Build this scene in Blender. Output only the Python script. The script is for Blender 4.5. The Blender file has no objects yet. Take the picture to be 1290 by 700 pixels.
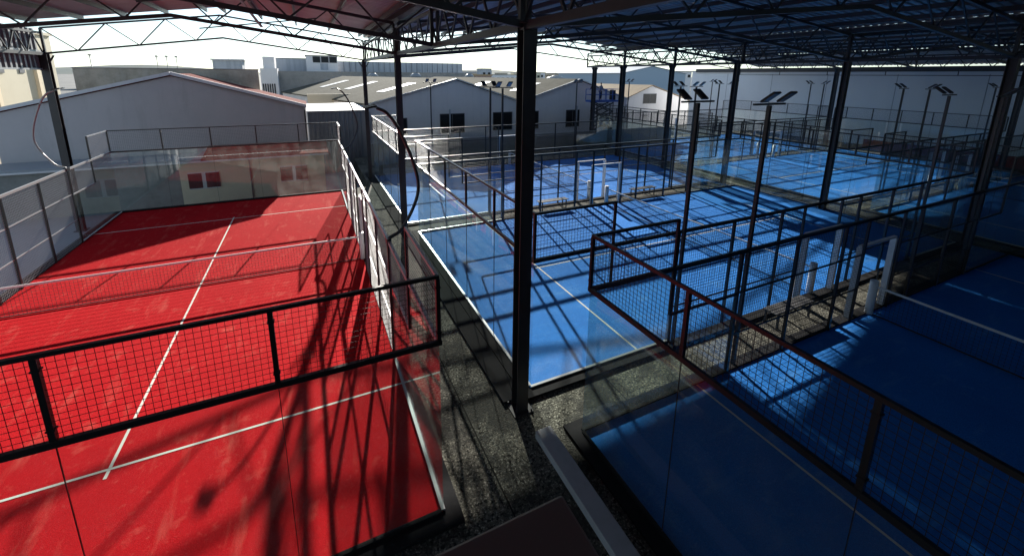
import bpy, math, random
from mathutils import Vector, Matrix
random.seed(7)
S = bpy.context.scene
COL = S.collection
R = math.radians
PI = math.pi

# ------------------------------------------------------------------ mesh helpers
class MB:
    def __init__(s): s.v = []; s.f = []; s.sm = []
    def quad(s, a, b, c, d):
        n = len(s.v); s.v += [tuple(a), tuple(b), tuple(c), tuple(d)]; s.f.append((n, n+1, n+2, n+3)); return s
    def poly(s, pts):
        n = len(s.v); s.v += [tuple(p) for p in pts]; s.f.append(tuple(range(n, n+len(pts)))); return s
    def box(s, x0, y0, z0, x1, y1, z1):
        n = len(s.v)
        s.v += [(x0,y0,z0),(x1,y0,z0),(x1,y1,z0),(x0,y1,z0),(x0,y0,z1),(x1,y0,z1),(x1,y1,z1),(x0,y1,z1)]
        s.f += [tuple(n+i for i in q) for q in ((0,3,2,1),(4,5,6,7),(0,1,5,4),(1,2,6,5),(2,3,7,6),(3,0,4,7))]
        return s
    def prism(s, pts, z0, z1):          # plan outline (counter-clockwise) extruded upward
        n = len(s.v); k = len(pts)
        s.v += [(p[0],p[1],z0) for p in pts] + [(p[0],p[1],z1) for p in pts]
        s.f.append(tuple(n+i for i in reversed(range(k)))); s.f.append(tuple(n+k+i for i in range(k)))
        for i in range(k):
            j = (i+1) % k; s.f.append((n+i, n+j, n+k+j, n+k+i))
        return s
    def frame(s, p, q):
        d = (q-p); L = d.length; d = d/L
        up = Vector((0,0,1)) if abs(d.z) < .9 else Vector((0,1,0))
        a = d.cross(up).normalized(); b = a.cross(d).normalized()
        return a, b
    def bar(s, p, q, w, h=None, cap=True):
        p = Vector(p); q = Vector(q); h = h or w
        a, b = s.frame(p, q); a = a*w/2; b = b*h/2
        n = len(s.v)
        for c in (p, q): s.v += [tuple(c-a-b), tuple(c+a-b), tuple(c+a+b), tuple(c-a+b)]
        for i in range(4):
            j = (i+1) % 4; s.f.append((n+i, n+j, n+4+j, n+4+i))
        if cap: s.f += [(n+3,n+2,n+1,n), (n+4,n+5,n+6,n+7)]
        return s
    def ibeam(s, p, q, w, h, t=.02):    # H section: two flanges and a web
        p = Vector(p); q = Vector(q); a, b = s.frame(p, q)
        o = b*(h/2-t/2)
        s.bar(p+o, q+o, w, t); s.bar(p-o, q-o, w, t); s.bar(p, q, t*.8, h-2*t-.004)
        return s
    def tube(s, pts, r, n=8, r1=None):
        pts = [Vector(p) for p in pts]; m = len(pts); base = len(s.v)
        for i, p in enumerate(pts):
            d = (pts[min(i+1,m-1)] - pts[max(i-1,0)]).normalized()
            a, b = s.frame(p, p+d); rr = r if r1 is None else r + (r1-r)*i/(m-1)
            for k in range(n):
                t = 2*PI*k/n; s.v.append(tuple(p + a*math.cos(t)*rr + b*math.sin(t)*rr))
        for i in range(m-1):
            for k in range(n):
                k2 = (k+1) % n
                s.sm.append(len(s.f)); s.f.append((base+i*n+k, base+i*n+k2, base+(i+1)*n+k2, base+(i+1)*n+k))
        s.f.append(tuple(base+k for k in reversed(range(n)))); s.f.append(tuple(base+(m-1)*n+k for k in range(n)))
        return s
    def data(s, name, mat):
        me = bpy.data.meshes.new(name); me.from_pydata(s.v, [], s.f); me.materials.append(mat)
        for i in s.sm: me.polygons[i].use_smooth = True
        me.update(); return me
    def build(s, name, mat, parent=None, bevel=0):
        o = bpy.data.objects.new(name, s.data(name, mat)); COL.objects.link(o)
        if parent: o.parent = parent
        if bevel:
            m = o.modifiers.new('Bevel', 'BEVEL'); m.width = bevel; m.segments = 2; m.limit_method = 'ANGLE'
        return o

def inst(name, me, parent, loc=(0,0,0), rz=0):
    o = bpy.data.objects.new(name, me); COL.objects.link(o); o.parent = parent; o.location = loc; o.rotation_euler = (0,0,rz); return o
def tag(o, label=None, cat=None, group=None, kind=None):
    if label: o['label'] = label
    if cat: o['category'] = cat
    if group: o['group'] = group
    if kind: o['kind'] = kind
    return o
def thing(name, label, cat, loc=(0,0,0), rz=0, group=None):
    o = bpy.data.objects.new(name, None); COL.objects.link(o); o.location = loc; o.rotation_euler = (0,0,rz)
    o.empty_display_size = .2
    return tag(o, label, cat, group)
def copy_tree(o, parent=None):
    kids = [k for k in COL.objects if k.parent == o]
    c = o.copy(); COL.objects.link(c); c.parent = parent
    for k in kids: copy_tree(k, c)
    return c

# ------------------------------------------------------------------ materials
def mat(name, col, rough=.7, metal=0, spec=.5, noise=None, bump=None, col2=None, stops=None, coord='Object'):
    """noise=(scale, amount) mixes col2 in; bump=(scale, strength)"""
    m = bpy.data.materials.new(name); m.use_nodes = True; nt = m.node_tree; b = nt.nodes['Principled BSDF']
    b.inputs['Base Color'].default_value = (*col, 1); b.inputs['Roughness'].default_value = rough
    b.inputs['Metallic'].default_value = metal; b.inputs['Specular IOR Level'].default_value = spec
    tc = nt.nodes.new('ShaderNodeTexCoord')
    if noise:
        prev = None
        for k, (sc, amt, c2, lo, hi) in enumerate(noise):
            n = nt.nodes.new('ShaderNodeTexNoise'); n.inputs['Scale'].default_value = sc if not isinstance(sc, tuple) else 1
            n.inputs['Detail'].default_value = 6; n.inputs['Roughness'].default_value = .65
            if isinstance(sc, tuple):
                mp = nt.nodes.new('ShaderNodeMapping'); mp.inputs['Scale'].default_value = sc
                mp.inputs['Rotation'].default_value = (0,0,sc[0]*.3)
                nt.links.new(tc.outputs[coord], mp.inputs[0]); nt.links.new(mp.outputs[0], n.inputs['Vector'])
            else: nt.links.new(tc.outputs[coord], n.inputs['Vector'])
            mr = nt.nodes.new('ShaderNodeMapRange'); mr.inputs[1].default_value = lo; mr.inputs[2].default_value = hi
            mr.inputs[3].default_value = 0; mr.inputs[4].default_value = amt; nt.links.new(n.outputs['Fac'], mr.inputs[0])
            mx = nt.nodes.new('ShaderNodeMix'); mx.data_type = 'RGBA'
            nt.links.new(mr.outputs[0], mx.inputs[0])
            if prev: nt.links.new(prev, mx.inputs[6])
            else: mx.inputs[6].default_value = (*col, 1)
            mx.inputs[7].default_value = (*c2, 1); prev = mx.outputs[2]
        nt.links.new(prev, b.inputs['Base Color'])
    if bump:
        n = nt.nodes.new('ShaderNodeTexNoise'); n.inputs['Scale'].default_value = bump[0]; n.inputs['Detail'].default_value = 4
        nt.links.new(tc.outputs[coord], n.inputs['Vector'])
        bp = nt.nodes.new('ShaderNodeBump'); bp.inputs['Strength'].default_value = bump[1]; bp.inputs['Distance'].default_value = .02
        nt.links.new(n.outputs['Fac'], bp.inputs['Height']); nt.links.new(bp.outputs[0], b.inputs['Normal'])
    return m

def turf(name, col, dark, sand, spec=.12):
    return mat(name, col, rough=.85, spec=spec, noise=[(55, .75, dark, .40, .66), (150, .5, dark, .4, .7), (.45, .40, dark, .45, .75), ((.5,2.4,1), .50, sand, .56, .80), (1.7, .45, sand, .58, .78), (9, .32, sand, .60, .75)], bump=(120, .6))
M = {}
M['red'] = turf('red_turf', (.66,.012,.018), (.36,.004,.008), (.74,.20,.15), .04)
M['blue'] = turf('blue_turf', (.03,.27,.80), (.012,.12,.46), (.18,.45,.80), .12)
M['line'] = mat('line_paint', (.72,.72,.66), rough=.8, noise=[(30,.35,(.45,.42,.38),.5,.75)])
M['rubber'] = mat('aisle_granulate', (.13,.125,.10), rough=.88, spec=.2, noise=[(26,.95,(.50,.48,.40),.53,.61),(17,.95,(.012,.012,.010),.51,.58),(.9,.85,(.03,.03,.026),.46,.58),(3.2,.8,(.045,.045,.04),.52,.64),(7,.5,(.02,.02,.018),.55,.65)], bump=(32, 1.0))
M['concrete'] = mat('concrete', (.30,.29,.27), rough=.85, noise=[(1.2,.5,(.17,.165,.15),.45,.7),(12,.3,(.4,.39,.36),.5,.7)], bump=(40,.2))
M['ground'] = mat('ground', (.12,.118,.112), rough=.9, noise=[(.08,.6,(.2,.19,.17),.45,.6),(3,.3,(.07,.07,.07),.5,.7)])
M['yard'] = mat('yard_paving', (.34,.35,.36), rough=.75, noise=[(.5,.4,(.24,.25,.26),.45,.65),(8,.25,(.42,.42,.42),.5,.7)])
M['steel'] = mat('dark_painted_steel', (.028,.032,.040), rough=.34, spec=.6, noise=[(6,.3,(.05,.052,.058),.5,.7)])
M['steelbrown'] = mat('column_paint', (.040,.036,.040), rough=.42, spec=.55, noise=[(2.5,.4,(.07,.06,.058),.5,.7)])
M['truss'] = mat('truss_paint', (.045,.047,.055), rough=.45, spec=.5, noise=[(3,.4,(.075,.072,.075),.5,.7)])
M['fence'] = mat('fence_powder_coat', (.016,.017,.02), rough=.30, spec=.6)
M['wire'] = mat('dark_wire', (.022,.023,.026), rough=.4, spec=.4)
M['galv'] = mat('galvanised_steel', (.40,.41,.42), rough=.42, metal=.25, noise=[(9,.4,(.38,.39,.41),.45,.65)])
M['galvwire'] = mat('galvanised_wire', (.42,.42,.43), rough=.45, spec=.5)
M['channel'] = mat('aluminium_channel', (.42,.43,.44), rough=.35, metal=.4)
M['kerb'] = mat('dark_kerb', (.018,.018,.02), rough=.9, spec=.1, noise=[(14,.3,(.04,.039,.037),.5,.7)])
M['white'] = mat('white_paint', (.76,.77,.78), rough=.5, noise=[(7,.35,(.52,.53,.53),.5,.72)])
M['sheet'] = mat('roof_sheet', (.46,.45,.45), rough=.40, metal=.35, noise=[((.25,1.2,1),.5,(.28,.27,.27),.45,.7)])
M['lamp'] = mat('lamp_housing', (.03,.03,.032), rough=.4)
M['lens'] = mat('lamp_glass', (.30,.31,.33), rough=.15, spec=.8)
M['cable'] = mat('curved_mast_paint', (.05,.05,.055), rough=.35)
M['whitewall'] = mat('white_render', (.77,.74,.73), rough=.85, noise=[(.4,.35,(.64,.61,.61),.45,.65),((3,.25,.2),.25,(.44,.43,.45),.55,.75)], bump=(20,.1))
M['lilac'] = mat('lilac_render', (.56,.51,.50), rough=.88, noise=[(.35,.35,(.45,.42,.42),.45,.65),((2,.3,.25),.4,(.40,.37,.35),.52,.7),(3,.2,(.62,.57,.56),.5,.7)], bump=(20,.1))
M['cream'] = mat('cream_render', (.80,.67,.48), rough=.85, noise=[(.6,.3,(.68,.57,.41),.45,.65)], bump=(25,.1))
M['creamlit'] = mat('pale_yellow_render', (.62,.56,.42), rough=.85, noise=[(.5,.35,(.52,.46,.34),.45,.65)])
M['maroon'] = mat('maroon_shutter', (.07,.012,.016), rough=.6)
M['tile'] = mat('terracotta_tiles', (.20,.055,.045), rough=.95, spec=.05, noise=[((2,9,1),.6,(.12,.04,.035),.4,.6)])
M['asb'] = mat('fibre_cement_roof', (.105,.10,.078), rough=.95, spec=.05, noise=[(.5,.7,(.07,.065,.05),.42,.62),((5,.5,1),.4,(.15,.145,.12),.5,.65)])
M['sky_l'] = mat('translucent_rooflight', (.72,.72,.68), rough=.5, noise=[(1,.4,(.55,.55,.5),.5,.7)])
M['ridge'] = mat('blue_grey_flashing', (.30,.34,.40), rough=.5)
M['oldwall'] = mat('weathered_block_wall', (.52,.46,.36), rough=.9, noise=[(.5,.9,(.28,.25,.19),.42,.62),((1.5,1.5,.3),.45,(.56,.53,.46),.5,.7)])
M['greyblock'] = mat('grey_cladding', (.45,.47,.50), rough=.7, noise=[((2,2,.1),.4,(.24,.26,.29),.45,.6)])
M['window'] = mat('dark_window', (.010,.012,.015), rough=.35, spec=.25)
M['winframe'] = mat('window_frame', (.10,.10,.11), rough=.5)
M['shed'] = mat('corrugated_shed', (.24,.25,.27), rough=.5, metal=.3, noise=[((1,1,.3),.3,(.17,.18,.2),.5,.7)])
M['bigwall'] = mat('long_hall_wall', (.80,.83,.86), rough=.7, noise=[(.12,.35,(.72,.75,.79),.45,.6),((.8,.8,.05),.2,(.66,.69,.73),.5,.65)])
M['bluepaint'] = mat('blue_lift_paint', (.03,.12,.45), rough=.45)
M['bluebox'] = mat('blue_cladding', (.34,.42,.50), rough=.6)
M['tank'] = mat('tank_metal', (.34,.35,.35), rough=.5, metal=.3, noise=[(1,.4,(.22,.23,.23),.45,.65)])
M['brownroof'] = mat('ochre_roof', (.30,.22,.13), rough=.85, noise=[(.6,.5,(.2,.15,.1),.45,.65)])
M['brown'] = mat('brown_metal_cladding', (.20,.145,.135), rough=.5)
M['dim'] = mat('shade_wall_paint', (.14,.14,.15), rough=.8)  # for the added wall that darkens the courts
M['greybeam'] = mat('grey_kerb_metal', (.42,.42,.44), rough=.6, noise=[(4,.4,(.30,.30,.31),.5,.7)])
M['bench'] = mat('bench_slats', (.10,.10,.105), rough=.5)
M['redboard'] = mat('red_board', (.24,.035,.03), rough=.7)
M['skin'] = mat('skin', (.45,.26,.18), rough=.6)
M['hair'] = mat('hair', (.02,.015,.012), rough=.6)
M['greytop'] = mat('grey_work_top', (.30,.30,.30), rough=.85)
M['blacktop'] = mat('dark_work_top', (.03,.03,.035), rough=.85)
M['net'] = mat('net_cord', (.02,.02,.022), rough=.8)
M['hill'] = mat('hill', (.10,.13,.12), rough=.95, noise=[(.01,.5,(.16,.17,.14),.45,.6)])

def glass_mat():
    m = bpy.data.materials.new('tempered_glass'); m.use_nodes = True; nt = m.node_tree; nt.nodes.clear()
    out = nt.nodes.new('ShaderNodeOutputMaterial'); mx = nt.nodes.new('ShaderNodeMixShader')
    tr = nt.nodes.new('ShaderNodeBsdfTransparent'); tr.inputs[0].default_value = (.93,.965,.955,1)
    gl = nt.nodes.new('ShaderNodeBsdfGlossy'); gl.inputs['Roughness'].default_value = .0; gl.inputs[0].default_value = (.95,.97,1,1)
    fr = nt.nodes.new('ShaderNodeFresnel'); 
    ge = nt.nodes.new('ShaderNodeNewGeometry'); mr = nt.nodes.new('ShaderNodeMapRange')     # same reflectance on both faces of the pane
    mr.inputs[3].default_value = 1.5; mr.inputs[4].default_value = 1/1.5
    nt.links.new(ge.outputs['Backfacing'], mr.inputs[0]); nt.links.new(mr.outputs[0], fr.inputs[0])
    nt.links.new(fr.outputs[0], mx.inputs[0]); nt.links.new(tr.outputs[0], mx.inputs[1]); nt.links.new(gl.outputs[0], mx.inputs[2])
    df = nt.nodes.new('ShaderNodeBsdfDiffuse'); df.inputs[0].default_value = (.75,.74,.70,1)          # thin dust film
    tl = nt.nodes.new('ShaderNodeBsdfTranslucent'); tl.inputs[0].default_value = (.75,.74,.70,1)
    m1 = nt.nodes.new('ShaderNodeMixShader'); m1.inputs[0].default_value = .5
    nt.links.new(df.outputs[0], m1.inputs[1]); nt.links.new(tl.outputs[0], m1.inputs[2])
    tc = nt.nodes.new('ShaderNodeTexCoord'); no = nt.nodes.new('ShaderNodeTexNoise'); no.inputs['Scale'].default_value = 1.6; no.inputs['Detail'].default_value = 5
    nt.links.new(tc.outputs['Object'], no.inputs['Vector'])
    r2 = nt.nodes.new('ShaderNodeMapRange'); r2.inputs[1].default_value = .35; r2.inputs[2].default_value = .75; r2.inputs[3].default_value = .006; r2.inputs[4].default_value = .04
    nt.links.new(no.outputs['Fac'], r2.inputs[0]); m2 = nt.nodes.new('ShaderNodeMixShader'); nt.links.new(r2.outputs[0], m2.inputs[0])
    nt.links.new(mx.outputs[0], m2.inputs[1]); nt.links.new(m1.outputs[0], m2.inputs[2])
    nt.links.new(m2.outputs[0], out.inputs[0]); return m
M['glass'] = glass_mat()

# ------------------------------------------------------------------ ground
tag(MB().quad((-3000,-3000,-1.36),(3000,-3000,-1.36),(3000,3000,-1.36),(-3000,3000,-1.36)).build('ground', M['ground']), kind='structure')
tag(MB().quad((-22,-14,-1.3),(-.42,-14,-1.3),(-.42,21,-1.3),(-22,21,-1.3)).quad((-22,21,-1.3),(11.6,21,-1.3),(11.6,31,-1.3),(-22,31,-1.3)).build('yard', M['yard']), kind='structure')
tag(MB().prism([(-.40,-14),(62,-14),(62,30),(11.62,30),(11.62,20.45),(-.40,20.45)], -1.34, 0).build('court_terrace', M['rubber']), kind='structure')
tag(MB().box(11.6,20.5,-1.3,62.2,31.6,-.012).build('far_pavement', M['concrete']), kind='structure') if False else None
# long drainage channel / black strip between the red court and the blue courts
dr = MB().box(11.78,1.6,.0,12.22,24,.06)
tag(dr.build('drain_strip', M['kerb']), kind='structure')

jm = mat('joint_filler', (.02,.02,.018), rough=.95, spec=.1)
jj = MB().box(10.98,-9,.001,11.005,20.3,.005)
for x in (14.2,17.3,20.1,23.4,26.2,29.5): jj.box(x,.62,.001,x+.02,1.46,.005); jj.box(x-.4,12.03,.001,x-.38,12.72,.005)
tag(jj.build('pavement_joints', jm), kind='structure')
# ------------------------------------------------------------------ court pieces (local: x 0..20 length, y 0..10 width)
def wiremesh(w, h, mt, pitch=.075, t=.0044):
    mb = MB(); n = max(1, round(w/pitch)); m = max(1, round(h/pitch))
    for i in range(1, n): x = w*i/n; mb.bar((x,0,0),(x,0,h), t, cap=False)
    for j in range(1, m): z = h*j/m; mb.bar((0,.004,z),(w,.004,z), t, cap=False)
    return mb.data('mesh_panel', mt)
def pane(w, h): return MB().box(.004,-.006,0,w-.004,.006,h).data('glass_pane', M['glass'])
P = {}
for k, mt in (('d', M['wire']), ('g', M['galvwire'])):
    for (w, h) in ((2,1),(2,3),(1.05,3)):
        P[k,w,h] = wiremesh(w, h-.04 if h == 3 else .94, mt)
pane3, pane2 = pane(2, 2.93), pane(2, 1.93)

def court_floor(name, turfmat, x0, y0, rz, label_col):
    fl = MB().box(.0,.0,.001,20,10,.022).build('court_surface', turfmat)
    fl.location = (x0, y0, 0); fl.rotation_euler = (0,0,rz); tag(fl, kind='structure')
    L = MB(); z = .027; w = .025
    for x in (3.05, 16.95): L.quad((x-w,0,z),(x+w,0,z),(x+w,10,z),(x-w,10,z))
    for a, b in ((2.85,3.02),(3.08,16.92),(16.98,17.15)): L.quad((a,5-w,z),(b,5-w,z),(b,5+w,z),(a,5+w,z))
    L.build('court_lines', M['line'], fl)
    # turf seams
    return fl

def cage(label, group='glass and mesh padel court enclosures', side='d'):
    t = thing('court_enclosure', label, 'court enclosure', group=group)
    fm = M['fence']; sm = M['fence'] if side == 'd' else M['galv']
    # kerb and glass channel
    k = MB()
    k.box(-.26,-.26,.0,20.26,-.005,.055).box(-.26,10.005,.0,20.26,10.26,.055).box(-.26,-.004,.0,-.005,10.004,.055).box(20.005,-.004,.0,20.26,10.004,.055)
    k.build('kerb', M['kerb'], t)
    c = MB()
    for xa, xb in ((0,4),(16,20)):
        for yy in (0, 10): MB().box(xa,yy-.03,.056,xb,yy+.03,.085).build('glass_channel', M['channel'], t)
    for xx in (0, 20): MB().box(xx-.03,.031,.056,xx+.03,9.969,.085).build('glass_channel', M['channel'] if side == 'd' else M['kerb'], t)
    for x in (0, 20):
        for j in range(5):
            inst('glass_pane', pane3, t, (x, 2*j, .07), PI/2)
            inst('mesh_panel', P['d',2,1], t, (x, 2*j, 3.04), PI/2)
    for y in (0, 10):
        for x in (0, 18): inst('glass_pane', pane3, t, (x,y,.07)); inst('mesh_panel', P['d' if side=='d' else 'g',2,1], t, (x,y,3.04))
        for x in (2, 16): inst('glass_pane', pane2, t, (x,y,.07)); inst('mesh_panel', P[side,2,1], t, (x,y,2.03))
        for x in (4, 6, 12, 14): inst('mesh_panel', P[side,2,3], t, (x,y,.02))
        for x in (8, 10.95): inst('mesh_panel', P[side,1.05,3], t, (x,y,.02))
    # rails
    def rail(pts, w, h, m=fm, name='rail'):
        mb = MB()
        for a, b in pts: mb.bar(a, b, w, h)
        return mb.build(name, m, t)
    for x in (0, 20):
        rail([((x,-.04,3),(x,10.04,3))], .05, .075); rail([((x,-.02,4),(x,10.02,4))], .045, .05)
    for y in (0, 10):
        s = -1 if y == 0 else 1; m = sm
        rail([((.035,y,3),(19.965,y,3))], .06, .08, m); 
        rail([((.025,y,4),(2,y,4))], .045, .05, m); rail([((18,y,4),(19.975,y,4))], .045, .05, m)
        for a, b in ((2.03,3.97),(16.03,17.97)): rail([((a,y,2),(b,y,2))], .04, .05, m)
        for zz in (1, 2.02):
            for a, b in ((4.03,9.03),(10.97,15.97)): rail([((a,y,zz),(b,y,zz))], .03, .035, m, 'mid_rail')
    # posts
    def post(x, y, z0, z1, w=.06, m=fm): return MB().box(x-w/2,y-w/2,z0,x+w/2,y+w/2,z1).build('post', m, t)
    for x in (0, 20):
        for j in range(6):
            pb = MB().box(x-.0275,2*j-.0275,3.046,x+.0275,2*j+.0275,3.974)
            for zz in (3.16, 3.84): pb.box(x-.033,2*j-.038,zz,x+.033,2*j+.038,zz+.018)
            pb.build('post', fm, t)
    for y in (0, 10):
        for x in (2, 18): post(x, y, 2, 2.958, .05, fm); post(x, y, 3.042, 4.02, .05, fm)
        for x in (4, 6, 8, 12, 14, 16): post(x, y, 0, 2.958, .065, fm)
        for x in (9.05, 10.95): post(x, y, 0, 2.958, .06, fm)
    # dark seals between the panes
    for x in (0, 20):
        for j in (1,2,3,4):
            MB().box(x-.008,2*j-.0035,.09,x+.008,2*j+.0035,2.95).build('joint_seal', M['fence'], t)
    # white door frames either side of the net
    for y in (0, 10):
        s = -1 if y == 0 else 1; d = MB()
        for x in (9.12, 10.88): d.box(x-.05,y-.07+s*.11,.0,x+.05,y+.07+s*.11,2.16)
        d.box(9.07,y-.04+s*.11,2.163,10.93,y+.04+s*.11,2.22)
        d.build('door_frame', M['white'], t)
    return t

def net(label):
    t = thing('court_net', label, 'net', group='court nets')
    mb = MB(); n = 10/.09
    for i in range(1, 111): y = 10*i/111; mb.bar((10,y,.05),(10,y,.86), .005, cap=False)
    for j in range(1, 9): z = .05+.81*j/9; mb.bar((10,.12,z),(10,9.88,z), .005, cap=False)
    mb.build('net_mesh', M['net'], t)
    MB().bar((10,.1,.89),(10,9.9,.89), .025, .06).build('top_tape', M['white'], t)
    MB().bar((10,.1,.05),(10,9.9,.05), .02, .03).build('bottom_cord', M['net'], t)
    for y in (.0, 10):
        a = .0 if y == 0 else 0
        MB().tube([(10,y,.03),(10,y,.5),(10,y,1.05)], .10, 14).build('padded_post', M['white'], t)
    return t

COURTS = [ # name, x0,y0,rz,turf, enclosure label, net label, side
 ('red', 10, 0, PI/2, 'red', 'enclosure with pale galvanised side fences around the red court', 'net across the red court', 'g'),
 ('A', 12.5, 1.75, 0, 'blue', 'dark enclosure around the sunlit blue court directly right of the thick foreground column', 'net across the sunlit blue court right of the thick column', 'd'),
 ('B', 12.3, 13.0, 0, 'blue', 'dark enclosure around the half shaded blue court nearest the white gabled warehouses', 'net across the half shaded blue court by the white warehouses', 'd'),
 ('C', 12.85, -9.65, 0, 'blue', 'dark enclosure around the deeply shaded blue court filling the lower right corner', 'net with bright top tape across the dark blue court at lower right', 'd'),
 ('D', 34.3, 6.9, 0, 'blue', 'dark enclosure around the bright blue court behind the second row of columns', 'net across the bright far blue court behind the second row of columns', 'd'),
 ('E', 34.3, 18.3, 0, 'blue', 'dark enclosure around the farthest blue court beside the boom lift', 'net across the farthest blue court', 'd'),
 ('F', 34.3, -4.5, 0, 'blue', 'dark enclosure around the shaded far blue court at the right edge', 'net across the shaded far blue court at the right edge', 'd'),
]
proto = None; nproto = None
for nm, x0, y0, rz, tm, lab, nlab, side in COURTS:
    court_floor(nm, M[tm], x0, y0, rz, nm)
    if side == 'g': c = cage(lab, side='g')
    elif proto is None: c = proto = cage(lab)
    else: c = copy_tree(proto); c['label'] = lab
    c.location = (x0, y0, 0); c.rotation_euler = (0,0,rz)
    if nproto is None: n_ = nproto = net(nlab)
    else: n_ = copy_tree(nproto); n_['label'] = nlab
    n_.location = (x0, y0, 0); n_.rotation_euler = (0,0,rz)
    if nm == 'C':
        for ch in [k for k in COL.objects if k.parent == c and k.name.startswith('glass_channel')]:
            ch.data = ch.data.copy(); ch.data.materials[0] = M['kerb']  # this court's shade put into the channel colour, same aluminium elsewhere

# ------------------------------------------------------------------ floodlight masts
def mast(x, y, d, label, lod=0):
    """d = +1 lamps look towards +y, -1 towards -y"""
    t = thing('floodlight_mast', label, 'floodlight', (x,y,0), group='straight floodlight masts along the blue courts')
    MB().box(-.036,-.036,.012,.036,.036,6.1).build('pole', M['steel'], t)
    MB().box(-.14,-.14,0,.14,.14,.012).build('base_plate', M['steel'], t)
    MB().bar((-.50,.0,6.13),(.50,.0,6.13), .04, .04).build('crossarm', M['steel'], t)
    for sx in (-.26, .26):
        b = MB().box(-.105,-.03,-.018,.105,.30,.018)
        for k in range(4): b.box(-.09+.05*k,-.02,.019,-.075+.05*k,.27,.034)
        h = b.build('lamp_head', M['lamp'], t); h.location = (sx, d*.06, 6.2); h.rotation_euler = (R(38), 0, 0 if d > 0 else PI)
        MB().box(-.09,.0,-.024,.09,.28,-.019).build('lens', M['lens'], h)
    return t
A_ = 'near side of the sunlit court'
masts = [
 (16.5,1.60,1,'black mast in the near aisle whose two lamps tilt left, right of the thick column'),
 (28.5,1.60,1,'black floodlight mast in the near aisle at the right end of the sunlit court'),
 (17.25,.48,-1,'tall black floodlight mast in the near aisle with two big lamps reaching right'),
 (29.0,.50,-1,'black floodlight mast in front of the right hand thick column beside the dark court'),
 (16.5,11.93,-1,'slim mast in the middle aisle, right one of the pair beside the thick column'),
 (28.5,11.93,-1,'slim middle aisle mast behind the near mast with left tilting lamps, right of its pair'),
 (16.3,12.84,1,'slim mast in the middle aisle, left one of the pair beside the thick column'),
 (28.3,12.84,1,'slim middle aisle mast behind the near mast with left tilting lamps, left of its pair'),
 (16.3,23.2,-1,'slim mast standing alone before the first white warehouse gable'),
 (28.3,23.2,-1,'slim mast standing alone before the second white warehouse gable'),
 (38.3,6.74,1,'mast on the near side of the bright far court, its left one'),
 (50.3,6.74,1,'mast on the near side of the bright far court, its right one'),
 (38.3,17.06,-1,'mast at the back side of the bright far court, its left one'),
 (50.3,17.06,-1,'mast at the back side of the bright far court, its right one'),
 (38.3,18.14,1,'mast on the near side of the farthest court, its left one'),
 (50.3,18.14,1,'mast on the near side of the farthest court, its right one'),
 (38.3,28.45,-1,'mast at the back side of the farthest court, by the boom lift'),
 (50.3,28.45,-1,'mast at the back side of the farthest court, before the long pale hall'),
 (38.3,5.66,-1,'mast on the far side of the shaded court at the right edge, its left one'),
 (50.3,5.66,-1,'mast on the far side of the shaded court at the right edge, its right one'),
]
for a in masts: mast(*a)

# curved masts of the red court
def smooth(pts, n=6):
    pts = [Vector(p) for p in pts]; out = []
    P_ = [pts[0]*2-pts[1]] + pts + [pts[-1]*2-pts[-2]]
    for i in range(1, len(P_)-2):
        for k in range(n):
            t = k/n; a, b, c, d = P_[i-1:i+3]
            out.append(.5*((2*b)+(c-a)*t+(2*a-5*b+4*c-d)*t*t+(3*b-a-3*c+d)*t**3))
    out.append(pts[-1]); return out
def curved(y, s, label, m, x0):
    """s=+1 bulges to +x (right fence), -1 to -x"""
    t = thing('curved_floodlight', label, 'floodlight', (x0, y, 3.05), group='curved floodlight masts on the red court fence')
    pr = [(0,0,0),(.34*s,0,.22),(.70*s,0,.95),(.66*s,0,1.60),(.36*s,0,2.42),(.12*s,0,2.80),(-.10*s,0,2.93)]
    MB().tube(smooth(pr), .042, 8, .032).build('curved_pole', m, t)
    MB().box(-.05,-.12,-.10,.05,.12,.03).build('bracket', M['steel'], t)
    MB().bar((-.12*s,-.2,2.94),(-.12*s,.2,2.94), .03).build('crossarm', M['steel'], t)
    for yy in (-.13, .13):
        h = MB().box(-.02,-.075,-.018,.22,.075,.018).build('lamp_head', M['lamp'], t)
        h.location = (-.14*s, yy, 2.98); h.rotation_euler = (0, R(-12) if s < 0 else R(12), 0 if s < 0 else PI)
        MB().box(.01,-.06,-.024,.20,.06,-.019).build('lens', M['lens'], h)
curved(4.0, 1, 'black curved lamp mast on the near right fence of the red court', M['cable'], 10.0)
curved(16.4, 1, 'black curved lamp mast on the far right fence corner of the red court', M['cable'], 10.0)
curved(16.0, -1, 'pale curved lamp mast on the left fence of the red court', M['galv'], 0.0)

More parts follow.
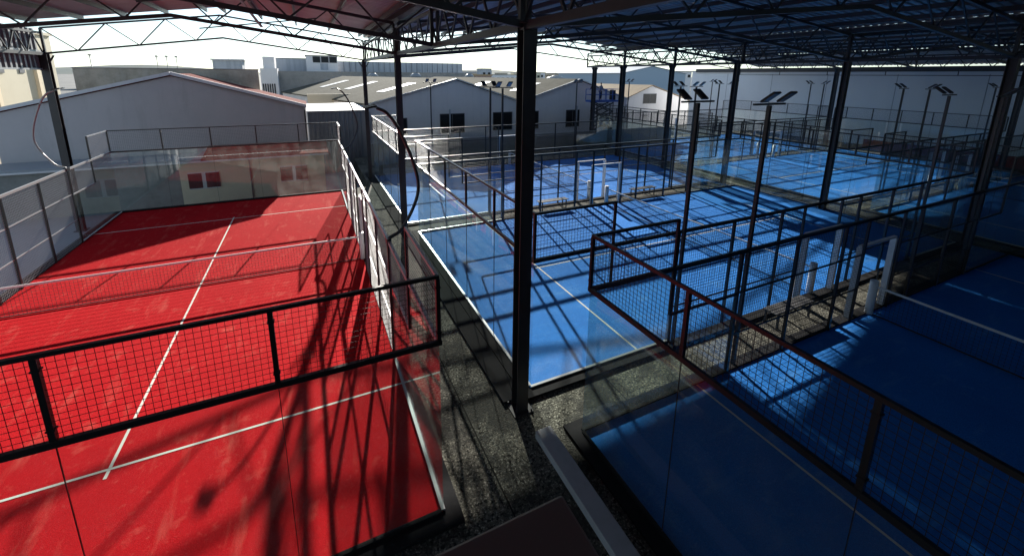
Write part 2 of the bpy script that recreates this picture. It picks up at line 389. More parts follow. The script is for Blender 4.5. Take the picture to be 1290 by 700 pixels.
# ------------------------------------------------------------------ steel canopy: columns, trusses, sheet
def column(x, y, z0, z1, w, label, dz=0):
    t = thing('steel_column', label, 'column', (x,y,z0), group='steel canopy columns')
    h = z1-z0
    MB().ibeam((0,0,.02),(0,0,h), w, w*1.02, .022).build('shaft', M['steelbrown'], t)
    b = MB().box(-w*.85,-w*.85,0,w*.85,w*.85,.02)
    for sx in (-1,1):
        for sy in (-1,1): b.tube([(sx*w*.7,sy*w*.7,.02),(sx*w*.7,sy*w*.7,.06)], .018, 6)
    b.build('base_plate', M['steelbrown'], t)
    g = MB()
    for s in (-1, 1):
        g.bar((s*w*.45,0,h-.42),(s*(w*.5+.2),0,h-.08), .06)
    if y > 16: g.build('knee_brace', M['truss'], t)
    else: MB().box(-w*.7,-w*.7,h+.002,w*.7,w*.7,h+.03).build('cap_plate', M['truss'], t)
    return t
cols = [
 (12.05,1.4,0,7.5,.25,'thick brown steel column in the centre foreground'),
 (12.0,12.25,0,8.4,.23,'steel column between the red court and the blue courts, second from the camera'),
 (11.95,22.5,0,7.5,.22,'steel column at the far end of the black strip, under the canopy corner'),
 (-2.5,22.3,-1.3,7.5,.30,'leaning looking steel column left of the red court behind its mesh fence'),
 (32.4,1.4,0,7.5,.28,'thick steel column at the right, beside the dark court'),
 (32.4,6.7,0,7.5,.24,'steel column second from the right in the second row'),
 (31.9,12.1,0,7.5,.25,'steel column behind the sunlit court, right of the near masts'),
 (32.1,17.2,0,7.5,.25,'steel column right beside the lamps tilting left'),
 (32.2,22.4,0,7.5,.32,'steel column just right of the boom lift'),
 (33.0,27.2,0,7.5,.30,'steel column just left of the boom lift'),
 (53.0,17.6,0,7.5,.28,'distant steel column in front of the long pale hall'),
 (53.0,6.3,0,7.5,.28,'distant steel column at the right edge of the photo behind the thick one'),
]
for c in cols: column(*c)

CAN = thing('steel_canopy', 'dark lattice steel canopy with a corrugated metal roof over all the courts', 'canopy roof')
def truss(xa, xb, y, ze, zr, depth, m=None, w=.11, panels=None):
    xr = (xa+xb)/2; mb = MB(); m = m or M['truss']
    def zb(x): return ze + (zr-ze)*(1-abs(x-xr)/(xb-xr))
    for a, b in ((xa,xr),(xr,xb)):
        mb.bar((a,y,zb(a)),(b,y,zb(b)), w, w*1.05); mb.bar((a,y,zb(a)+depth),(b,y,zb(b)+depth), w, w)
    n = panels or int((xb-xa)/1.25)
    n += n % 2
    for i in range(n):
        a = xa+(xb-xa)*i/n; b = xa+(xb-xa)*(i+1)/n
        if i % 2 == 0: mb.bar((a,y,zb(a)+depth),(b,y,zb(b)), .045, .045)
        else: mb.bar((a,y,zb(a)),(b,y,zb(b)+depth), .045, .045)
    mb.bar((xa,y,zb(xa)),(xa,y,zb(xa)+depth), .09); mb.bar((xb,y,zb(xb)),(xb,y,zb(xb)+depth), .09)
    return mb.build('truss', m, CAN)
def girder(x, y0, y1, z, depth, w=.10, step=1.3, name='girder'):
    mb = MB(); mb.bar((x,y0,z),(x,y1,z), w*1.3, w*1.4); mb.bar((x,y0,z+depth),(x,y1,z+depth), w, w)
    n = int((y1-y0)/step)
    for i in range(n):
        a = y0+(y1-y0)*i/n; b = y0+(y1-y0)*(i+1)/n; c = (a+b)/2
        mb.bar((x,a,z),(x,c,z+depth), .045); mb.bar((x,c,z+depth),(x,b,z), .045)
    return mb.build(name, M['truss'], CAN)
bays = [(-2.5,12.0,-9,21.3,[-9,-3.9,1.4,6.9,12.5,22.3]), (12.0,32.3,-9,23.0,[-9,-3.9,1.4,6.7,12.1,17.2,22.4]), (32.3,53.0,-9,27.6,[1.4,6.7,12.1,17.2,22.4,27.5]), (53.0,60.5,-9,27.6,[])]
DEP = 1.15
for xa, xb, y0, y1, ys in bays[:3]:
    for y in ys: truss(xa+.06, xb-.06, y, 7.5, 8.5, DEP, w=.08 if y > 20 else .11)
for x, y0, y1 in ((12.02,-9,22.4),(32.35,-9,27.5),(53.0,-9,27.5),(-2.5,-9,22.3)):
    girder(x, y0, y1, 7.48, .95)
# far eave girder of the third bay between the two left columns
def sheet(xa, xb, za, zb, y0, y1, name='roof_sheet', skew=None):
    """corrugated sheet, ribs running down the slope; has real thickness"""
    mb = MB(); p = .30; y = y0; prof = []
    while y < y1:
        prof += [(y,0),(y+.09,0),(y+.12,.045),(y+.27,.045)]; y += p
    prof.append((y,0))
    ys_ = skew if skew is not None else y          # the far edge runs from (xa, ys_) to (xb, y)
    def cut(v):
        return xa if v <= ys_ or ys_ >= y else min(xb, xa+(xb-xa)*(v-ys_)/(y-ys_))
    def zc(x): return za+(zb-za)*(x-xa)/(xb-xa)
    for (ya,ha),(yb,hb) in zip(prof, prof[1:]):
        p, q = cut(ya), cut(yb)
        mb.quad((p,ya,zc(p)+ha),(q,yb,zc(q)+hb),(xb,yb,zb+hb),(xb,ya,zb+ha))
    mb.quad((xa,y0,za),(xb,y0,zb),(xb,y0,zb+.06),(xa,y0,za+.06)).quad((xa,ys_,za),(xb,y,zb),(xb,y,zb+.06),(xa,ys_,za+.06))
    mb.quad((xa,y0,za+.07),(xb,y0,zb+.07),(xb,y,zb+.07),(xa,ys_,za+.07))
    return mb.build(name, M['sheet'], CAN)
T = 7.5+DEP+.30
sheet(53.15, 59.7, T-.05, 7.86, -12, 29.7)
MB().box(59.75,-12,7.28,59.97,39,7.74).build('eave_beam', M['truss'], CAN)
for xa, xb, y0, y1, ys in bays[:3]:
    xr = (xa+xb)/2
    if xa == 12.0: sheet(xa+.15, xr-.02, T, T+1.0, y0-3, 24.4, skew=21.6)
    else: sheet(xa+.15, xr-.02, T, T+1.0, y0-3, y1+.1)
    sheet(xr+.02, xb-.15, T+1.0, T, y0-3, y1+.1)
    n = int((xb-xa)/2/1.6)
    for s in (0,1):
        for i in range(n+1):
            f = (i+.25)/(n+.5); x = xa + (xr-xa)*f if s == 0 else xb-(xb-xr)*f
            z = 7.5+DEP+f*1.0+.15
            MB().box(x-.035,y0,z-.085,x+.035,y1,z+.085).build('purlin', M['truss'], CAN)
    # valley gutter
    MB().box(xb-.15,y0,T-.22,xb+.15,min(y1,21.5) if xb < 20 else y1,T-.02).build('gutter', M['truss'], CAN)
# side cladding left of the red bay
def corr_wall(p, q, z0, z1, m, parent, name, pitch=.3, dep=.05):
    p = Vector((*p,0)); q = Vector((*q,0)); d = q-p; L = d.length; d /= L; nrm = Vector((-d.y,d.x,0)); mb = MB()
    k = int(L/pitch); prof = []
    for i in range(k): prof += [(i*pitch,0),(i*pitch+pitch*.35,0),(i*pitch+pitch*.5,dep),(i*pitch+pitch*.85,dep)]
    prof.append((L,0))
    for (a,ha),(b,hb) in zip(prof, prof[1:]):
        A = p+d*a+nrm*ha; B = p+d*b+nrm*hb
        mb.quad((A.x,A.y,z0),(B.x,B.y,z0),(B.x,B.y,z1),(A.x,A.y,z1))
    return mb.build(name, m, parent)
corr_wall((-2.72,22.4),(-2.72,-12), 6.75, 8.6, M['shed'], CAN, 'side_cladding', .36, .08)
MB().bar((-2.62,22.4,6.78),(-2.62,-12,6.78), .08).bar((-2.62,22.4,7.6),(-2.62,-12,7.6), .08).build('cladding_rail', M['galv'], CAN)
# light hangers of the far girders (seen against the pale hall)
mb = MB()
mb.bar((53.0,-9,6.9),(53.0,27.5,6.9), .05)
for i in range(9): mb.bar((53.0,-8+4.4*i,6.9),(53.0,-8+4.4*i,7.48), .05)
mb.build('hanger_rail', M['truss'], CAN)
mb = MB()
for y in (3.9, 9.6, 17.0):
    mb.bar((4.7,y,8.5),(9.2,y-2.4,8.9), .045)
mb.build('wind_brace', M['truss'], CAN)
# loose strap hanging below the red bay truss
tag(MB().bar((6.9,9.2,9.0),(7.55,9.6,8.0), .13,.02).build('hanging_strap', M['galv']), 'pale strap hanging from the roof over the red court', 'strap')

# ------------------------------------------------------------------ grey kerb, brown ledge near the camera
tag(MB().box(11.98,-9,.0,12.30,.62,.16).build('low_kerb_wall', M['greybeam'], bevel=.01), 'grey low kerb wall running from the thick column towards the camera', 'kerb')
led = thing('parapet_ledge', 'brown parapet ledge at the bottom edge of the photo', 'ledge', (9.27,-4.12,5.3))
MB().box(-3.2,-.9,-.10,0,0,0).build('coping', M['brown'], led, bevel=.012)
MB().box(-3.15,-.86,-1.0,-.05,-.04,-.103).build('parapet_wall', M['lilac'], led)

# benches in the aisles
def bench(x, y, label):
    t = thing('bench', label, 'bench', (x,y,0), group='low benches beside the nets')
    b = MB()
    for k in range(4): b.box(-.85,-.19+.10*k,.43,.85,-.11+.10*k,.46)
    b.build('seat', M['bench'], t)
    for sx in (-.7, .7):
        MB().bar((sx,-.17,.0),(sx,-.17,.425), .045).bar((sx,.17,.0),(sx,.17,.425), .045).bar((sx,-.147,.40),(sx,.147,.40), .04).build('leg', M['bench'], t)
bench(19.6,12.38,'low bench in the middle aisle left of the white gate')
bench(25.6,12.38,'low bench in the middle aisle right of the white gate')
bench(20.4,1.15,'low bench in the near aisle left of the white gate')
bench(26.2,1.15,'low bench in the near aisle right of the white gate')

# ------------------------------------------------------------------ buildings
def house(name, label, cat, pts, back, ze, zr, wallm, roofm, zb=-1.36, over=.25, ridge_t=.5, group=None):
    """gabled hall. pts=(xl,yl),(xr,yr) front gable base line; back=(dx,dy) direction of depth; ridge_t position of the ridge"""
    t = thing(name, label, cat, (pts[0][0], pts[0][1], zb), group=group)
    o = Vector((pts[0][0], pts[0][1], 0)); e = Vector((pts[1][0], pts[1][1], 0))-o; bk = Vector((*back,0)); r = e*ridge_t
    z = lambda v, h: (v.x, v.y, h-zb)
    O = Vector((0,0,0)); w = MB()
    w.poly([z(O,zb), z(e,zb), z(e,ze), z(r,zr), z(O,ze)])
    w.poly([z(bk,zb), z(bk,ze), z(r+bk,zr), z(e+bk,ze), z(e+bk,zb)])
    w.poly([z(O,zb), z(O,ze), z(bk,ze), z(bk,zb)]); w.poly([z(e,zb), z(e+bk,zb), z(e+bk,ze), z(e,ze)])
    w.build('wall', wallm, t)
    eu = e.normalized()*over; bu = bk.normalized()*over; th = .12
    for a, b, sg in ((O-eu, r, -1), (r, e+eu, 1)):
        za = ze-over*(zr-ze)/max(.1,(r.length)) if sg < 0 else zr
        zc = zr if sg < 0 else ze-over*(zr-ze)/max(.1,((e-r).length))
        f = MB(); p = [(a-bu,za),(b-bu,zc),(b+bk+bu,zc),(a+bk+bu,za)]
        f.poly([z(v,h+.03) for v,h in p]); f.poly([z(v,h+.03+th) for v,h in reversed(p)])
        for i in range(4):
            (v1,h1),(v2,h2) = p[i], p[(i+1)%4]
            f.poly([z(v1,h1+.03), z(v2,h2+.03), z(v2,h2+.03+th), z(v1,h1+.03+th)])
        f.build('roof', roofm, t)
    return t, o, e, bk
def window(t, x0, z0, x1, z1, y=-.0, zb=-1.36, muntin=2, fm='winframe', gm='window'):
    """on a facade parallel to x, facing -y; local coords to thing t at its location"""
    f = MB(); w = .06
    f.box(x0,y-.05,z0-zb,x1,y-.002,z0-zb+w).box(x0,y-.05,z1-zb-w,x1,y-.002,z1-zb)
    f.box(x0,y-.05,z0-zb+w,x0+w,y-.002,z1-zb-w).box(x1-w,y-.05,z0-zb+w,x1,y-.002,z1-zb-w)
    for k in range(1, muntin):
        xm = x0+(x1-x0)*k/muntin; f.box(xm-w/2,y-.048,z0-zb+w,xm+w/2,y-.002,z1-zb-w)
    o = f.build('window', M[fm], t)
    MB().box(x0+w,y-.024,z0-zb+w,x1-w,y-.004,z1-zb-w).build('pane', M[gm], o)
    return o

# left lilac gable
t, o, e, bk = house('gabled_warehouse', 'lilac grey windowless gable wall behind the red court', 'warehouse', ((-7.5,27.8),(8.4,27.8)), (0,5.6), 4.3, 6.45, M['lilac'], M['tile'], over=.1, ridge_t=.53)
mb = MB(); s = 9.6-9.99
for (xa,za),(xb,zb_) in (((-7.65,4.33),(.93,6.52)),((.93,6.52),(8.5,4.33))):
    mb.bar((xa+7.5,-.07,za+1.36+.10),(xb+7.5,-.07,zb_+1.36+.10), .20,.20)
mb.build('gable_coping', M['whitewall'], t)
mb = MB().bar((15.86,-.06,1.0),(15.86,-.06,5.5), .10).build('downpipe', M['steel'], t)
# flat roofed cream annex in front of it
a = thing('cream_annex', 'low cream house with maroon shutters seen through the far glass of the red court', 'house', (-10,25.3,-1.36))
MB().box(11.2,0,0,19.3,2.3,2.76).build('wall', M['cream'], a)
MB().box(0,.05,0,11.197,2.3,2.76).build('grey_wing', M['concrete'], a)
MB().box(-.2,-.25,2.763,12.4,2.34,2.90).build('flat_roof', M['yard'], a)
f = MB().poly([(12.42,-.3,2.77),(19.6,-.3,2.77),(19.6,2.35,3.22),(12.42,2.35,3.22)]).poly([(12.42,-.3,2.87),(12.42,2.35,3.32),(19.6,2.35,3.32),(19.6,-.3,2.87)]).poly([(12.42,-.3,2.77),(12.42,-.3,2.87),(19.6,-.3,2.87),(19.6,-.3,2.77)])
f.build('tiled_roof', M['tile'], a)
MB().box(-.2,-.36,2.70,19.6,-.26,2.79).build('gutter', M['whitewall'], a)
for wx in (11.6, 16.6):
    fr = MB().box(wx,-.05,1.0,wx+1.6,-.002,1.06).box(wx,-.05,2.0,wx+1.6,-.002,2.06).box(wx+.70,-.05,1.06,wx+.90,-.002,2.0).build('window', M['whitewall'], a)
    for sx in (wx, wx+.90): MB().box(sx,-.07,1.06,sx+.70,-.004,2.0).build('shutter', M['maroon'], fr)
MB().bar((14.9,-.05,0),(14.9,-.05,2.7), .07).build('downpipe', M['brown'], a)

# two white gabled warehouses
for (xl, xr, rt, lab, wins) in (
   (13.2,27.7,.545,'white warehouse gable with dark windows left of the thick column', [(19.5,21.9)]),
   (27.75,41.3,.51,'white warehouse gable with dark windows left of the boom lift', [(28.3,29.9),(33.2,34.9)])):
    t, o, e, bk = house('white_warehouse', lab, 'warehouse', ((xl,32),(xr,32)), (-7.6,28), 4.1, 6.2, M['whitewall'], M['asb'], over=.15, ridge_t=rt, group='white gabled warehouses')
    L = e.length; xm = L*rt
    c = MB().bar((-.1,-.12,5.50),(xm,-.12,7.66), .2,.09).bar((xm,-.12,7.66),(L+.1,-.12,5.50), .2,.09); c.build('verge', M['sky_l'], t)
    for w0, w1 in wins: window(t, w0-xl, 1.35, w1-xl, 3.15)
    if xl < 20:
        window(t, 15.6-xl, 1.3, 16.5-xl, 2.9, muntin=1); window(t, 24.8-xl, 1.4, 26.9-xl, 3.15)
    for px in (.12, L*.5, L-.12): MB().bar((px,-.07,0),(px,-.07,4.9), .11).build('downpipe', M['greyblock'], t)
    MB().box(.02,-.03,0,L-.02,-.003,1.9).build('plinth', M['concrete'], t)
    # rooflights on both slopes, follow the skewed roof
    for side, f0, f1 in ((0,.35,.75),(1,.3,.7)):
        for k in (.12,.42,.72):
            x_a, x_b = (xm*f0, xm*f1) if side == 0 else (L-(L-xm)*f1, L-(L-xm)*f0)
            def zz(x): return 1.36+4.1+2.1*(x/xm if x < xm else (L-x)/(L-xm))+.165
            sk = -7.6*k; sk2 = -7.6*(k+.05)
            mb = MB(); y_a, y_b = 28*k, 28*(k+.05)
            for dz in (0,):
                pa = [(x_a+sk,y_a,zz(x_a)),(x_b+sk,y_a,zz(x_b)),(x_b+sk2,y_b,zz(x_b)),(x_a+sk2,y_b,zz(x_a))]
                mb.poly(pa); mb.poly([(x,y,z+.03) for x,y,z in reversed(pa)])
            mb.build('rooflight', M['sky_l'], t)
    # roof ventilators on the ridge
    for k in (.35,.75):
        v = MB(); cx = xm-7.6*k+1.3; cy = 28*k
        v.tube([(cx,cy,7.2),(cx,cy,7.7)], .45, 14).tube([(cx,cy,7.7),(cx,cy,7.95),(cx,cy,8.15)], .75, 14, .35); v.build('ventilator', M['tank'], t)
f = MB().bar((0,-.1,0),(0,0,.1), .01)

# corrugated shed between
t = thing('corrugated_shed', 'grey corrugated metal shed between the lilac gable and the white warehouse', 'shed', (8.5,31,-1.36))
corr_wall((0,0),(4.4,0), 0, 5.1, M['shed'], t, 'wall', .32, .06)
MB().poly([(-.05,-.1,5.1),(4.45,-.1,5.1),(4.45,3.5,5.45),(-.05,3.5,5.45)]).poly([(-.05,-.1,5.16),(-.05,3.5,5.51),(4.45,3.5,5.51),(4.45,-.1,5.16)]).poly([(-.05,-.1,5.1),(4.45,-.1,5.1),(4.45,-.1,5.16),(-.05,-.1,5.16)]).build('roof', M['sky_l'], t)
# low cream side wall of the shed yard
tag(MB().box(8.6,40.2,-1.36,13.0,40.5,4.7).build('side_wall', M['creamlit']), 'pale yard wall behind the corrugated shed', 'wall')
# street wall in front of the warehouses
t = thing('boundary_wall', 'dark grey low wall in front of the white warehouses', 'wall', (12.6,26.5,-1.36))
MB().box(0,0,0,30,.22,3.0).build('wall', M['concrete'], t)
# weathered block wall
t = thing('weathered_wall', 'tall weathered block wall rising behind the lilac gable', 'wall', (-5.95,34,-1.36))
MB().prism([(0,0),(11.15,0),(11.15,.4),(0,.4)],0,8.28).build('wall', M['oldwall'], t)
MB().box(-.05,-.04,8.283,11.2,.44,8.34).build('coping', M['concrete'], t)
# frame of poles above it
mb = MB()
for x in (0,.95,1.9): mb.bar((x-.1*(x-.95),0,0),(x,0,9.9), .07)
mb.bar((0,0,9.86),(1.9,0,9.86), .05)
for x in (0,.95,1.9): mb.box(x-.11,-.11,9.78,x+.11,.11,9.98)
g = thing('pole_frame', 'thin three post frame standing above the weathered wall', 'pole frame', (-7.2,58,-1.36)); mb.build('posts', M['tank'], g)
g = thing('thin_pole', 'thin single pole above the left end of the weathered wall', 'pole', (-13.2,58,-1.36)); MB().tube([(0,0,0),(0,0,9.8)], .05, 6).box(-.12,-.12,9.8,.12,.12,10.0).build('pole', M['tank'], g)
# roof hut with aerials
g = thing('roof_hut', 'small pale roof hut with aerials behind the weathered wall', 'building', (-4.5,75,-1.36))
MB().box(0,0,0,4.0,4,10.0).build('wall', M['greyblock'], g); MB().box(-.3,-.3,10.003,4.4,4.3,10.2).build('roof', M['whitewall'], g)
for x in (1.6,2.1,2.6): MB().bar((x,1,10.2),(x,1,11.2), .05).bar((x-.25,1,10.9),(x+.25,1,10.9), .04).build('aerial', M['tank'], g)
# white block with slatted window
g = thing('white_block', 'white block with a barred window right of the weathered wall', 'building', (2.6,62,-1.36))
MB().box(.4,0,0,2.5,6,8.7).build('wall', M['whitewall'], g)
MB().box(.75,-1,0,2.5,5,10.2).build('tower', M['whitewall'], g) if False else MB().box(.75,1,8.703,2.2,5,10.3).build('tower', M['whitewall'], g)
for k in range(6): MB().box(.55+.28*k,-.06,4.9,.70+.28*k,-.003,6.6).build('bar', M['window'], g)
g = thing('grey_hall', 'long grey flat roofed hall behind the white block', 'building', (4.2,70,-1.36))
MB().box(0,0,0,4.8,8,10.3).build('wall', M['greyblock'], g); MB().box(-.1,-.1,10.303,4.9,8.1,10.4).build('roof', M['concrete'], g)
g = thing('white_roof_room', 'white rooftop room with a band of dark windows', 'building', (8.9,68,-1.36))
MB().box(0,0,0,4.6,6,10.75).build('wall', M['whitewall'], g); MB().box(-.15,-.15,10.753,4.75,6.1,10.85).build('roof', M['concrete'], g)
for k in range(3): window(g, .95+1.2*k, 8.35, 2.05+1.2*k, 9.3, muntin=1)
MB().box(2.0,-.04,8.6,3.1,-.003,9.6).build('panel', M['greyblock'], g)
g = thing('grey_clad_hall', 'long blue grey clad hall on the skyline left of the thick column', 'building', (13.9,75,-1.36))
MB().box(0,0,0,23.1,12,10.2).build('wall', M['greyblock'], g)
for k in range(1,23): MB().box(k-.03,-.05,7.6,k+.03,-.003,10.2).build('seam', M['winframe'], g)
g = thing('concrete_parapet_block', 'long low concrete block behind the fibre cement roofs', 'building', (4.9,64,-1.36))
MB().box(0,0,0,30,6,8.35).build('wall', M['concrete'], g); window(g, 15.4, 8.0-1.36, 17.0, 8.3, muntin=1) if False else None
# pale yellow building at left
g = thing('yellow_building', 'sunlit pale yellow building with small windows at the left edge', 'building', (-12,30,-1.36))
MB().box(-14,0,0,0,17.2,11.1).build('wall', M['creamlit'], g)
MB().box(-14.1,-.1,11.103,.15,17.35,11.35).build('roof', M['creamlit'], g)
for y in (.6, 3.4, 6.2, 9.0, 11.6): MB().box(.003,y,7.9,.06,y+.7,8.75).build('window', M['winframe'], g)
for y in (2.6, 8.2, 13.8): MB().box(.003,y-.2,0,.22,y+.2,11.05).build('pilaster', M['cream'], g)
MB().box(.003,14.9,8.2,.06,15.8,9.4).build('window', M['winframe'], g)
tag(MB().box(-14.6,60,-1.36,-12.8,63,5.6).build('blue_container', M['bluebox']), 'blue clad block just right of the yellow building', 'building')
# right gable house
t, o, e, bk = house('gabled_house', 'white gabled house with one dark window right of the boom lift', 'house', ((51.5,45.5),(66.3,45.5)), (-6,24), 2.75, 5.2, M['whitewall'], M['brownroof'], over=.2, ridge_t=.44)
window(t, 4.9, 2.45, 7.6, 4.0)
MB().box(4.9,-.3,1.9+1.36-1.3,6.0,-.003,2.05).build('sill', M['winframe'], t)
# distant skyline
sk = [
 (71.6,150,4.2,5,10.2,'greyblock','small pale square tower on the skyline left of the thick column'),
 (42.4,90,7.4,9,7.8,'brown','low dark brown block on the skyline'),
 (97,200,17,10,8.0,'whitewall','distant pale housing block just left of the thick column'),
 (116,205,14,10,9.2,'creamlit','distant cream block behind the thick column'),
 (143,200,18,10,7.8,'creamlit','distant ochre block right of the round tank'),
 (166,200,16,10,7.4,'whitewall','distant white block with low roof by the boom lift'),
 (154,130,9,8,10.0,'whitewall','white office block with a window band at the left end of the long pale hall'),
 (60,170,20,8,7.0,'concrete','distant grey block beyond the brown one'),
 (190,320,40,14,10.0,'whitewall','distant long white shed on the skyline'),
 (120,330,34,14,10.5,'greyblock','distant long grey shed on the skyline'),
 (-90,260,40,14,8.0,'concrete','distant grey block far beyond the yellow building'),
]
for x, y, w, d, h, mt, lab in sk:
    g = thing('distant_building', lab, 'building', (x,y,-1.36), group='distant skyline buildings')
    MB().box(0,0,0,w,d,h).build('wall', M[mt], g)
    MB().box(-.2,-.2,h+.003,w+.2,d+.2,h+.35).build('roof', M['concrete'] if mt != 'brown' else M['brownroof'], g)
    nw = max(2, int(w/2.6)); wb = MB()
    for k in range(nw):
        x0 = w*(k+.25)/nw; wb.box(x0,-.06,h-2.4,x0+w*.5/nw,-.003,h-1.2)
    wb.build('window_row', M['window'], g)
g = thing('round_tank', 'round grey tank with a domed top on the skyline', 'tank', (80.5,110,-1.36))
MB().tube([(0,0,0),(0,0,5.6)], .6, 10).build('stand', M['tank'], g)
MB().tube([(0,0,5.5),(0,0,6.3),(0,0,7.0)], 1.6, 20, 3.1).tube([(0,0,7.003),(0,0,7.7)], 3.1, 20, 2.0).tube([(0,0,7.7),(0,0,8.1)], 2.0, 20, .4).build('bowl', M['tank'], g)
MB().tube([(0,0,8.1),(0,0,10.6)], .06, 6).build('mast', M['tank'], g)
t, o, e, bk = house('blue_grey_hall', 'large pale blue grey gabled hall on the right skyline', 'warehouse', ((107,110),(137,110)), (0,40), 7.6, 10.1, M['bluebox'], M['greyblock'], over=.4, ridge_t=.45)
rr = random.Random(3)
for k in range(34):
    a0 = rr.uniform(.12, 1.02); D = rr.uniform(210, 420); x = 8.6+D*math.sin(a0); y = -5+D*math.cos(a0)
    g = thing('distant_building', 'tiny pale building far off on the crowded skyline', 'building', (x,y,-1.36), group='tiny skyline buildings')
    w_, h_ = rr.uniform(7,26), rr.uniform(4.5,9.2)+D*.006
    MB().box(0,0,0,w_,9,h_).build('wall', M[rr.choice(['whitewall','creamlit','greyblock','concrete','oldwall'])], g)
    MB().box(-.3,-.3,h_+.003,w_+.3,9.3,h_+.3).build('roof', M[rr.choice(['concrete','tile','asb'])], g)
    wb = MB()
    for q in range(int(w_/3)): wb.box(1+3*q,-.07,h_-2.6,2.3+3*q,-.003,h_-1.3)
    wb.build('window_row', M['window'], g)
# long pale hall wall at right
g = thing('long_pale_hall', 'long pale grey hall wall closing the right side behind the courts', 'warehouse', (60,-20,-1.36))
MB().box(.0,0,0,30,59.8,8.75).build('wall', M['bigwall'], g)
for k in range(1,10): MB().box(-.012,k*6-.03,0,-.002,k*6+.03,8.4).build('panel_joint', M['greyblock'], g)
MB().box(-.1,-.1,8.753,30.1,59.9,8.85).build('coping', M['greyblock'], g)
tag(MB().box(57.2,3.2,0,57.4,16.5,.9).build('red_board', M['redboard']), 'low brick red board at the foot of the long pale hall', 'board')
# unseen dark wall added behind the camera to deepen the shade on the courts
g = thing('shade_wall', 'unseen dark wall added behind the camera platform to deepen the shade', 'building', (-2.6,-12.4,-1.36))
MB().box(0,-4,0,66,0,10.2).build('wall', M['dim'], g)
mbh = MB()
hp = []
for k in range(60):
    hp.append(18+10*math.sin(k*.35)+7*math.sin(k*.83+1))
for k in range(59):
    a0 = -1.2+2.4*k/59; a1 = -1.2+2.4*(k+1)/59; D = 1900
    p0 = (D*math.sin(a0), D*math.cos(a0)); p1 = (D*math.sin(a1), D*math.cos(a1)); q0 = (p0[0]*1.3,p0[1]*1.3); q1 = (p1[0]*1.3,p1[1]*1.3)
    mbh.quad((*p0,-2),(*p1,-2),(*[v*1.1 for v in p1],hp[k+1]),(*[v*1.1 for v in p0],hp[k])).quad((*[v*1.1 for v in p0],hp[k]),(*[v*1.1 for v in p1],hp[k+1]),(*q1,-2),(*q0,-2))
tag(mbh.build('hills', M['hill']), kind='structure')

# ------------------------------------------------------------------ scissor lift with two workers
L = thing('scissor_lift', 'blue scissor lift raised high before the white warehouses', 'lift', (36.3,30.0,-1.36), 0)
MB().box(-1.3,-.6,.35,1.3,.6,.85).build('chassis', M['bluepaint'], L, bevel=.03)
for sx in (-.95,.95):
    for sy in (-.55,.55): MB().tube([(sx,sy-.1,.32),(sx,sy+.1,.32)], .3, 16).build('wheel', M['blacktop'], L)
sc = MB(); nst = 5; z0 = .9; z1 = 5.35; hh = (z1-z0)/nst
for i in range(nst):
    a = z0+hh*i; b = a+hh
    for sy in (-.4,.4): sc.bar((-1.1,sy,a),(1.1,sy,b), .10,.12).bar((1.1,sy+.1,a),(-1.1,sy+.1,b), .10,.12)
    for sx in (-1.1,1.1): sc.bar((sx,-.45,a),(sx,.5,a), .06)
sc.build('scissor_arms', M['steel'], L)
MB().box(-1.7,-.6,5.42,1.6,.6,5.60).build('platform', M['bluepaint'], L)
gr = MB()
for x in (-1.7,-.85,0,.8,1.6):
    for y in (-.58,.58): gr.bar((x,y,5.6),(x,y,6.7), .05)
for zz in (6.15,6.7):
    for y in (-.58,.58): gr.bar((-1.7,y,zz),(1.6,y,zz), .045)
    for x in (-1.7,1.6): gr.bar((x,-.55,zz),(x,.55,zz), .045)
gr.build('guard_rail', M['bluepaint'], L)
MB().box(1.1,-.3,5.602,1.4,.3,6.6).build('control_box', M['blacktop'], L)

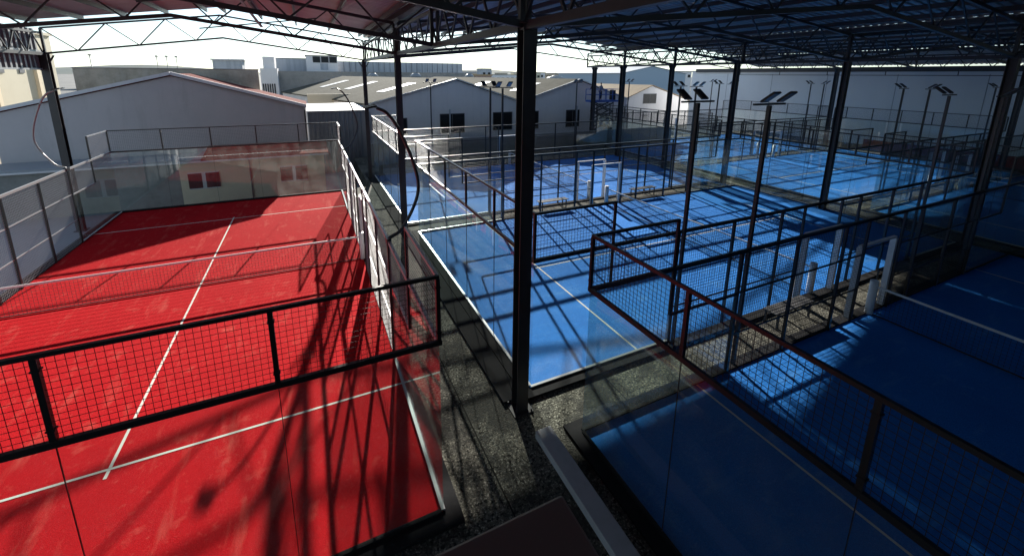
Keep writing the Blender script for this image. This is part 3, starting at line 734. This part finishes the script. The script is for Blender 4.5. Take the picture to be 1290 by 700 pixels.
def skin_chain(name, verts, edges, radii, m, parent=None, root=0, sub=2):
    me = bpy.data.meshes.new(name); me.from_pydata(verts, edges, []); me.materials.append(m)
    o = bpy.data.objects.new(name, me); COL.objects.link(o)
    if parent: o.parent = parent
    sk = o.modifiers.new('Skin', 'SKIN'); sk.use_smooth_shade = True
    me.skin_vertices.__len__() if me.skin_vertices else None
    if not me.skin_vertices:
        bpy.context.view_layer.objects.active = o
        bpy.ops.mesh.customdata_skin_add()
    for i, r in enumerate(radii):
        sv = me.skin_vertices[0].data[i]; sv.radius = (r, r) if not isinstance(r, tuple) else r; sv.use_root = (i == root)
    sb = o.modifiers.new('Sub', 'SUBSURF'); sb.levels = sub; sb.render_levels = sub
    return o
def person(loc, rz, label, top, lean, arms):
    t = thing('person', label, 'person', loc, rz, 'workers on the lift')
    H = .0
    V = [(0,0,.98),(0,.0,1.18),(0,lean*.4,1.38),(0,lean*.7,1.48),(0,lean,1.56),(0,lean*1.1,1.66),(0,lean*1.1,1.74)]
    E_ = [(0,1),(1,2),(2,3),(3,4),(4,5),(5,6)]
    Rr = [(.15,.11),(.14,.10),(.17,.11),(.09,.08),(.05,.05),(.085,.10),(.06,.07)]
    def limb(root, pts, rs):
        prev = root
        for p, r in zip(pts, rs):
            V.append(p); Rr.append((r,r)); E_.append((prev, len(V)-1)); prev = len(V)-1
        return prev
    for s in (-1, 1):
        limb(0, [(s*.10,0,.88),(s*.12,.03,.50),(s*.12,-.01,.10),(s*.13,.12,.04)], [.095,.065,.045,.04])
        a = arms[0 if s < 0 else 1]
        h = limb(2, [(s*.19,lean*.5,1.40),(s*.24,a[0]*.5,1.14),(s*.22,a[0],a[1])], [.06,.045,.032])
        hx, hy, hz = V[h]
        for k in range(4): limb(h, [(hx+(k-1.5)*.022,hy+.06,hz-.03),(hx+(k-1.5)*.024,hy+.10-.008*abs(k-1.5),hz-.06)], [.010,.008])
        limb(h, [(hx-s*.04,hy+.03,hz-.01),(hx-s*.05,hy+.06,hz-.02)], [.011,.009])
    body = skin_chain('body', V, E_, Rr, M['skin'], t)
    tp = skin_chain('jacket', [(0,0,.94),(0,0,1.18),(0,lean*.4,1.40),(0,lean*.65,1.47),(-.20,lean*.5,1.40),(-.25,arms[0][0]*.5,1.14),(-.225,arms[0][0]*.9,arms[0][1]+.03),(.20,lean*.5,1.40),(.25,arms[1][0]*.5,1.14),(.225,arms[1][0]*.9,arms[1][1]+.03)],
        [(0,1),(1,2),(2,3),(2,4),(4,5),(5,6),(2,7),(7,8),(8,9)], [(.175,.13),(.165,.12),(.19,.13),(.09,.09),(.075,.075),(.062,.062),(.045,.045),(.075,.075),(.062,.062),(.045,.045)], top, t)
    skin_chain('trousers', [(0,0,.98),(-.10,0,.88),(-.12,.03,.50),(-.12,-.01,.12),(.10,0,.88),(.12,.03,.50),(.12,-.01,.12)], [(0,1),(1,2),(2,3),(0,4),(4,5),(5,6)],
        [(.165,.12),(.11,.11),(.085,.085),(.065,.065),(.11,.11),(.085,.085),(.065,.065)], M['blacktop'], t)
    skin_chain('hair', [(0,lean*1.1-.02,1.70),(0,lean*1.1-.02,1.78)], [(0,1)], [(.095,.105),(.07,.08)], M['hair'], t, sub=2)
    return t
person((35.9,29.9,4.24), R(200), 'worker in a grey top and dark trousers standing on the raised lift', M['greytop'], .03, ((.22,1.0),(.10,.86)))
person((35.05,29.95,4.24), R(120), 'worker in dark clothes half hidden by a column on the raised lift', M['blacktop'], .06, ((.28,1.1),(.26,1.08)))

# ------------------------------------------------------------------ camera
cam = bpy.data.cameras.new('Camera'); co = bpy.data.objects.new('Camera', cam); COL.objects.link(co); S.camera = co
co.location = (8.5979, -5.0618, 6.6709); co.rotation_euler = (1.3575, -.0078, -.4308)
cam.sensor_width = 36; cam.lens = 524.06/1290*36
cam.shift_x = (645-630.91)/1290; cam.shift_y = (208.25-350)/1290
cam.clip_start = .05; cam.clip_end = 8000

# ------------------------------------------------------------------ light
EL, AZ = 21.8, 12.3
w = bpy.data.worlds.new('World'); S.world = w; w.use_nodes = True; nt = w.node_tree
bg = nt.nodes['Background']; sky = nt.nodes.new('ShaderNodeTexSky'); sky.sky_type = 'NISHITA'; sky.sun_disc = False
sky.sun_elevation = R(EL); sky.sun_rotation = R(AZ); sky.air_density = 1.0; sky.dust_density = .2; sky.ozone_density = 3.0
hs = nt.nodes.new('ShaderNodeHueSaturation'); hs.inputs['Saturation'].default_value = .70
nt.links.new(sky.outputs[0], hs.inputs['Color']); tn = nt.nodes.new('ShaderNodeMix'); tn.data_type = 'RGBA'; tn.blend_type = 'MULTIPLY'; tn.inputs[0].default_value = 1; tn.inputs[7].default_value = (.85,.955,1,1)
nt.links.new(hs.outputs[0], tn.inputs[6]); nt.links.new(tn.outputs[2], bg.inputs[0]); bg.inputs[1].default_value = .085
sl = bpy.data.lights.new('Sun', 'SUN'); sl.energy = 5.0; sl.angle = R(.5); sl.color = (1,.95,.86)
so = bpy.data.objects.new('Sun', sl); COL.objects.link(so)
d = Vector((math.sin(R(AZ))*math.cos(R(EL)), math.cos(R(AZ))*math.cos(R(EL)), math.sin(R(EL))))
so.rotation_euler = d.to_track_quat('Z','Y').to_euler()

S.render.engine = 'CYCLES'
cy = S.cycles; cy.max_bounces = 10; cy.diffuse_bounces = 4; cy.glossy_bounces = 4; cy.transparent_max_bounces = 48; cy.transmission_bounces = 4
cy.caustics_reflective = False; cy.caustics_refractive = False; cy.use_denoising = True
S.view_settings.view_transform = 'Standard'; S.view_settings.look = 'None'; S.view_settings.gamma = 1; S.view_settings.exposure = 1.12
